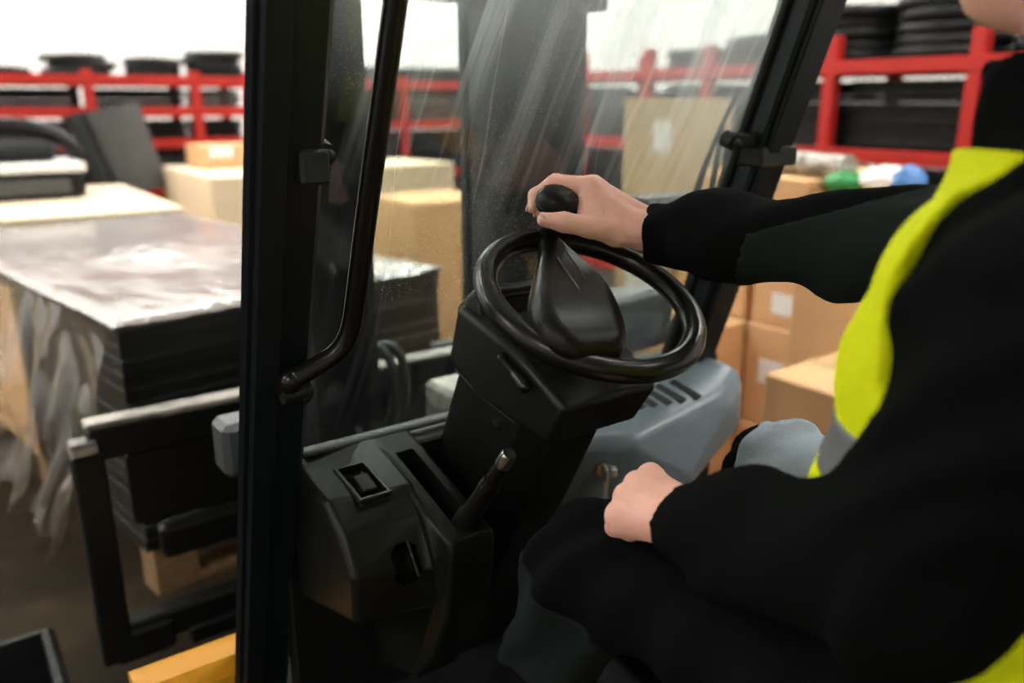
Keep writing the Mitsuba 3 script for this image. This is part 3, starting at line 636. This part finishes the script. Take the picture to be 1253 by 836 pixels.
for Q in ([(683, 316), (691, 328), (700, 341), (710, 355)], [(693, 308), (702, 320), (710, 331), (717, 343)]):
    put(FK + '__steering_wheel__hub_ridge', tube(spline([t_[0] for t_ in (touch(HUBW, *q) for q in Q) if t_[1] is not None], 14), .0017, 8), 'm_gloss_black', True)
put(FK + '__steering_wheel__boss', col(moved(trimesh.creation.cylinder(.022, .10, sections=36), frame((0, 0, -.055), (1, 0, 0), (0, 1, 0), (0, 0, 1)))), 'm_hub', 30)
kz = [(0, .017), (.018, .0175), (.028, .015), (.036, .014), (.044, .022), (.050, .0295), (.056, .0325), (.0575, .0315), (.059, .0325), (.068, .0320), (.076, .0275), (.0815, .019), (.0845, .010), (.0855, .0)]
kn = trimesh.creation.revolve(np.array([(r, z) for z, r in [(0, .0)] + kz]), sections=40)
kn.apply_translation([KB[0], KB[1], .004]); put(FK + '__steering_wheel__spinner_knob', col(kn), 'm_hub', 40)
say(FK + '__steering_wheel__spinner_knob', 'round black spinner knob under the hand')
KC = (CM @ np.array([KB[0], KB[1], .066, 1]))[:3]; KD = (KC - EYE) @ AHEAD

# ---------------------------------------------------------------- the driver
PS = thing('person', 'driver in black jacket and yellow safety vest, one hand on the steering knob', 'person')
A = np.array
shL, elL, wrL = A([.638, .220, 1.515]), A([.600, .285, 1.280]), at(838, 642, D=.90)
shR, elR, wrR = A([.985, .33, 1.515]), A([.955, .60, 1.476]), at(790, 283, D=KD - .02)
hipL, hipR, knL, knR, anL, anR = A([.70, .20, 1.06]), A([.89, .20, 1.06]), A([.635, .70, 1.075]), A([.99, .67, 1.10]), A([.60, .84, .69]), A([1.01, .81, .70])
neck, head = A([.80, .275, 1.60]), A([.80, .315, 1.835])
# right hand: (px, py, distance behind the knob's centre) of each joint
def J(px, py, dd): return at(px, py, D=KD + dd)
RH = {
 'index': ([J(722, 229, .004), J(677, 224, .012), J(655, 239, .012), J(651, 255, .006)], [.0125, .0108, .0098, .0078]),
 'middle': ([J(726, 226, .026), J(680, 222, .036), J(660, 240, .036), J(660, 260, .030)], [.0120, .0108, .0098, .0080]),
 'ring': ([J(732, 230, .047), J(690, 229, .056), J(675, 248, .052), J(678, 264, .044)], [.0115, .0100, .0090, .0075]),
 'little': ([J(741, 238, .064), J(706, 240, .072), J(694, 256, .066), J(696, 268, .058)], [.0105, .0088, .0080, .0068]),
 'thumb': ([J(754, 284, -.004), J(722, 278, -.028), J(690, 272, -.040), J(666, 269, -.036)], [.0195, .0155, .0140, .0105])}
def hand_sdf(p, H, wr, elb, palm):
    d = []
    for nm, (Q, R) in H.items():
        for a, b, ra, rb in zip(Q[:-1], Q[1:], R[:-1], R[1:]): d.append(capsule(p, a, b, ra, rb))
    fingers = blend(d, .0022)
    pal = blend([capsule(p, a, b, ra, rb) for a, b, ra, rb in palm], .005)
    return blend([fingers, pal], .0032)
wa, wb = J(788, 284, -.004), J(790, 275, .022)
palmR = [(wa, J(752, 262, .004), .0215, .017), (J(752, 262, .004), RH['index'][0][0], .017, .0125), (wb, RH['middle'][0][0], .021, .0125), (wb, RH['ring'][0][0], .019, .012), (wb + AHEAD * .008, RH['little'][0][0], .018, .011),
         (wa, RH['thumb'][0][0], .021, .0175), (RH['thumb'][0][0], J(738, 258, .004), .017, .015), (J(722, 240, .006), J(720, 264, -.012), .0165, .0170), (J(750, 270, .02), J(728, 245, .03), .018, .012),
         (RH['index'][0][0], RH['little'][0][0], .0105, .0095), (wa, elR, .024, .040), (wb, elR, .022, .038)]
meshes = []
allp = np.vstack([np.vstack(v[0]) for v in RH.values()] + [wrR[None]])
lo, hi = allp.min(0) - .035, allp.max(0) + .055
meshes.append(nets(lambda p: hand_sdf(p, RH, wrR, elR, palmR), lo, hi, .0024))
# left hand, a loose fist on the thigh
fw_, dn_ = A([-.12, .86, -.2]), A([.42, .28, -.86])
fw_ = fw_ / np.linalg.norm(fw_); dn_ = dn_ / np.linalg.norm(dn_)
K4 = {'little': at(757, 630, D=.930), 'ring': at(766, 607, D=.948), 'middle': at(779, 592, D=.966), 'index': at(796, 583, D=.985)}
LH = {}
for nm, r in (('little', .0112), ('ring', .0122), ('middle', .0128), ('index', .0128)):
    k0 = K4[nm]; k1 = k0 + .010 * fw_ + .030 * dn_; k2 = k1 - .024 * fw_ + .004 * dn_; k3 = k2 - .012 * fw_ - .010 * dn_
    LH[nm] = ([k0, k1, k2, k3], [r, r * .9, r * .82, r * .7])
tb = K4['index'] + A([.02, -.055, -.012])
LH['thumb'] = ([tb, tb + A([.008, .028, -.014]), tb + A([.0, .055, -.024]), tb + A([-.012, .07, -.028])], [.015, .012, .011, .009])
wl0, wl1 = wrL + A([-.006, 0, 0]), wrL + A([.018, .006, .004])
palmL = [(wl0, K4['little'], .020, .012), (wl0, K4['ring'], .021, .0125), (wl1, K4['middle'], .021, .013), (wl1, K4['index'], .020, .013), (K4['little'], K4['index'], .0105, .0115), (wl0, K4['little'] + A([.0, -.004, -.012]), .020, .0125), (wl1, tb, .02, .015), (wl0, elL, .026, .042), (wl1, elL, .024, .04)]
allp = np.vstack([np.vstack(v[0]) for v in LH.values()] + [wrL[None]])
meshes.append(nets(lambda p: hand_sdf(p, LH, wrL, elL, palmL), allp.min(0) - .035, allp.max(0) + [.035, .035, .035], .0026))
def body_sdf(p):
    d = [blob(p, head + A([0, -.012, .03]), [.076, .096, .10]), blob(p, head + A([0, .030, -.055]), [.058, .068, .075]), capsule(p, head + A([-.012, .065, -.095]), head + A([.012, .065, -.095]), .018, .018),
         capsule(p, head + A([0, .092, .012]), head + A([0, .112, -.022]), .010, .014), capsule(p, head + A([-.018, .082, -.055]), head + A([.018, .082, -.055]), .010, .010), capsule(p, head + A([-.03, .072, .028]), head + A([.03, .072, .028]), .014, .014),
         capsule(p, head + A([-.078, -.005, .02]), head + A([-.08, -.012, -.025]), .012, .010), capsule(p, head + A([.078, -.005, .02]), head + A([.08, -.012, -.025]), .012, .010),
         capsule(p, neck + A([0, -.01, -.05]), head + A([0, -.02, -.03]), .055, .052),
         capsule(p, neck + A([-.08, 0, -.10]), neck + A([.08, .02, -.10]), .08, .08), capsule(p, A([.74, .25, 1.30]), A([.86, .27, 1.30]), .09, .09), capsule(p, hipL, hipR, .10, .10),
         capsule(p, A([.80, .25, 1.45]), A([.80, .2, 1.1]), .10, .10), capsule(p, shL, elL, .048, .042), capsule(p, elL, wrL - .16 * (wrL - elL), .036, .026), capsule(p, shR, elR, .048, .042), capsule(p, elR, wrR - .18 * (wrR - elR), .036, .025),
         capsule(p, hipL, knL, .075, .052), capsule(p, hipR, knR, .075, .052), capsule(p, knL, anL, .05, .036), capsule(p, knR, anR, .05, .036)]
    return blend(d, .008)
meshes.append(nets(body_sdf, (.46, .02, .62), (1.14, 1.0, 2.0), .008))
try:
    allm = None
    for m in meshes:
        q = man(m)
        if q.status() != m3.Error.NoError or q.is_empty(): raise ValueError
        allm = q if allm is None else allm + q
    skin = tm(allm)
except ValueError:
    skin = cat(*meshes)
trimesh.smoothing.filter_taubin(skin, iterations=4)
put(PS + '__body', skin, 'm_skin', True)
for sx in (-.03, .03):
    e = trimesh.creation.icosphere(2, .012); e.apply_translation(head + A([sx, .078, .008])); put(PS + '__eye', e, 'm_label', True)
hair = nets(lambda p: np.maximum(blob(p, head + A([0, -.02, .035]), [.084, .104, .108]), -(p[:, 2] - head[2] + .02 - .9 * (p[:, 1] - head[1]) * -1 - .0) * 0 + (p[:, 1] - head[1] - .055) - (p[:, 2] - head[2] - .05) * .6), head - .15, head + .17, .007)
put(PS + '__hair', hair, 'm_hair', True)
# nails of the right hand
def nail(Q, R, up, key):
    d = Q[-1] - Q[-2]; d /= np.linalg.norm(d); up = up - d * (up @ d); up /= np.linalg.norm(up)
    m = trimesh.creation.icosphere(2, 1.0); m.vertices *= [.0062, .0048, .0016]
    put(PS + key, moved(m, frame(Q[-1] + up * (R[-1] - .0002) + d * .0015, d, np.cross(up, d), up)), 'm_nail', True)
nail(*RH['thumb'], up=A([-.4, .1, .5]) * 1.0 - AHEAD * .2, key='__fingernail'); nail(*RH['index'], up=-RIGHT, key='__fingernail'); nail(*RH['middle'], up=-RIGHT, key='__fingernail')
# clothing
def folds(p, amp, sc=16, seed=0):
    return amp * (meshkit.fbm(p * [sc, sc, sc * .8], 3, seed) - .5) * 2
def torso(p):
    d = [capsule(p, neck + A([-.115, -.005, -.10]), neck + A([.125, .02, -.10]), .085, .085), capsule(p, A([.73, .285, 1.42]), A([.87, .30, 1.42]), .125, .125), capsule(p, A([.728, .297, 1.26]), A([.875, .312, 1.26]), .130, .130),
         capsule(p, A([.735, .245, 1.13]), A([.875, .255, 1.13]), .130, .130), capsule(p, neck + A([0, -.02, -.06]), neck + A([-.005, .01, .065]), .09, .088)]
    return blend(d, .02)
def arms(p, k=.02):
    # cuffs: sleeves end in a plane across the wrist
    eR = (wrR - elR) / np.linalg.norm(wrR - elR); eL = (wrL - elL) / np.linalg.norm(wrL - elL)
    midR = wrR - .10 * eR; midL = wrL - .10 * eL
    r = blend([capsule(p, shR, elR, .074, .055), capsule(p, elR, midR, .055, .050), capsule(p, midR, wrR + .03 * eR, .050, .034)], k)
    l = blend([capsule(p, shL, elL, .080, .070), capsule(p, elL, midL, .070, .058), capsule(p, midL, wrL + .03 * eL, .056, .042)], k)
    return np.maximum(r, (p - wrR) @ (.75 * eR - .55 * RIGHT) / .93), np.maximum(l, (p - wrL) @ eL)
def jacket(p):
    a, b = arms(p); f = folds(p, .007, 17) + .004 * np.sin(p @ A([30, 55, 60]) + 8 * meshkit.noise(p * 9))
    body = np.maximum(torso(p), p[:, 2] - neck[2] - .085)
    return np.minimum(blend([a, body], .012), blend([b, body], .012)) + f
put(PS + '__jacket', nets(jacket, (.43, .05, .96), (1.12, .92, 1.72), .0075), 'm_jacket', True)
def cuffs(p):
    eR = (wrR - elR) / np.linalg.norm(wrR - elR)
    a, b = arms(p)
    return a
eR = (elR - wrR) / np.linalg.norm(elR - wrR); pm = wrR + .62 * (elR - wrR)
def armpanel(p):
    a, b = arms(p); s = (p - wrR) @ eR
    f = folds(p, .007, 17) + .004 * np.sin(p @ A([30, 55, 60]) + 8 * meshkit.noise(p * 9))
    return np.maximum(a + f - .003, np.maximum(.165 - s + .35 * ((p - wrR) @ UPV), (p - wrR) @ UPV * .9 + .01 - .18 * (s - .2)))
put(PS + '__jacket__sleeve_panel', nets(armpanel, (.80, .40, 1.30), (1.10, .86, 1.62), .006), 'm_panel', True)
say(PS + '__jacket__sleeve_panel', 'dark grey panel on the sleeve')
def vest(p):
    hole = np.minimum(capsule(p, shR + A([-.0, -.02, .02]), shR + A([.09, .02, -.03]), .10, .13), capsule(p, shL + A([.015, -.0, .03]), shL + A([-.09, 0, -.03]), .098, .13))
    vn = np.minimum(capsule(p, neck + A([0, .0, .08]), neck + A([0, .16, -.02]), .078, .055), capsule(p, neck + A([0, .05, .0]), neck + A([0, .2, -.1]), .055, .02))
    d = torso(p) - .014 + folds(p, .013, 11, 7)
    return np.maximum(np.maximum(d, -hole), np.maximum(-vn, np.maximum(1.205 - p[:, 2], p[:, 2] - neck[2] - .012)))
put(PS + '__vest', nets(vest, (.5, .05, 1.03), (1.08, .56, 1.68), .0065), 'm_vest', True); say(PS + '__vest', 'bright yellow high visibility vest')
def bandf(z0, z1): return lambda p: np.maximum(torso(p) - .0165 + folds(p, .013, 11, 7), np.maximum(z0 - p[:, 2], p[:, 2] - z1))
put(PS + '__vest__reflective_band', nets(bandf(1.322, 1.378), (.5, .05, 1.28), (1.08, .56, 1.42), .0065), 'm_reflect', True); say(PS + '__vest__reflective_band', 'grey reflective band')
def legs(p):
    f = folds(p, .010, 13, 3) + .005 * np.sin(p @ A([20, 70, 40]) + 7 * meshkit.noise(p * 8))
    l = blend([capsule(p, hipL, knL, .098, .072), capsule(p, knL, anL, .072, .066)], .015); r = blend([capsule(p, hipR, knR, .098, .078), capsule(p, knR, anR, .078, .066)], .015)
    h = capsule(p, hipL, hipR, .12, .12)
    return np.minimum(l, np.minimum(r, h)) + f
put(PS + '__trousers', nets(legs, (.48, .04, .66), (1.12, .98, 1.22), .008), 'm_trousers', True)
def kneepatch(p):
    d = legs(p) - .004
    right = np.maximum(np.maximum(.86 - p[:, 0], p[:, 1] - .715 - .25 * (p[:, 0] - .95)), np.maximum(.40 - p[:, 1], .92 - p[:, 2]))
    left = np.maximum(np.maximum(p[:, 0] - .66, p[:, 2] - 1.06 - .5 * (p[:, 1] - .72)), np.maximum(.90 - p[:, 2], .64 - p[:, 1]))
    return np.maximum(d, right), np.maximum(d, left)
put(PS + '__trousers__knee_panel', nets(lambda p: kneepatch(p)[0], (.85, .36, .88), (1.12, .90, 1.22), .007), 'm_trouser_grey', True); say(PS + '__trousers__knee_panel', 'blue grey panel over the knee')
put(PS + '__trousers__knee_panel', nets(lambda p: kneepatch(p)[1], (.48, .55, .88), (.72, .90, 1.22), .007), 'm_panel', True)
for an, nm in ((anL, '__shoe'), (anR, '__shoe')):
    put(PS + nm, hullballs([(an[0], an[1] - .05, .645, .035), (an[0], an[1] - .03, .70, .045), (an[0] - .015, an[1] + .16, .640, .03), (an[0] + .02, an[1] + .16, .640, .03), (an[0], an[1] + .10, .665, .036)]), 'm_rubber', 40)
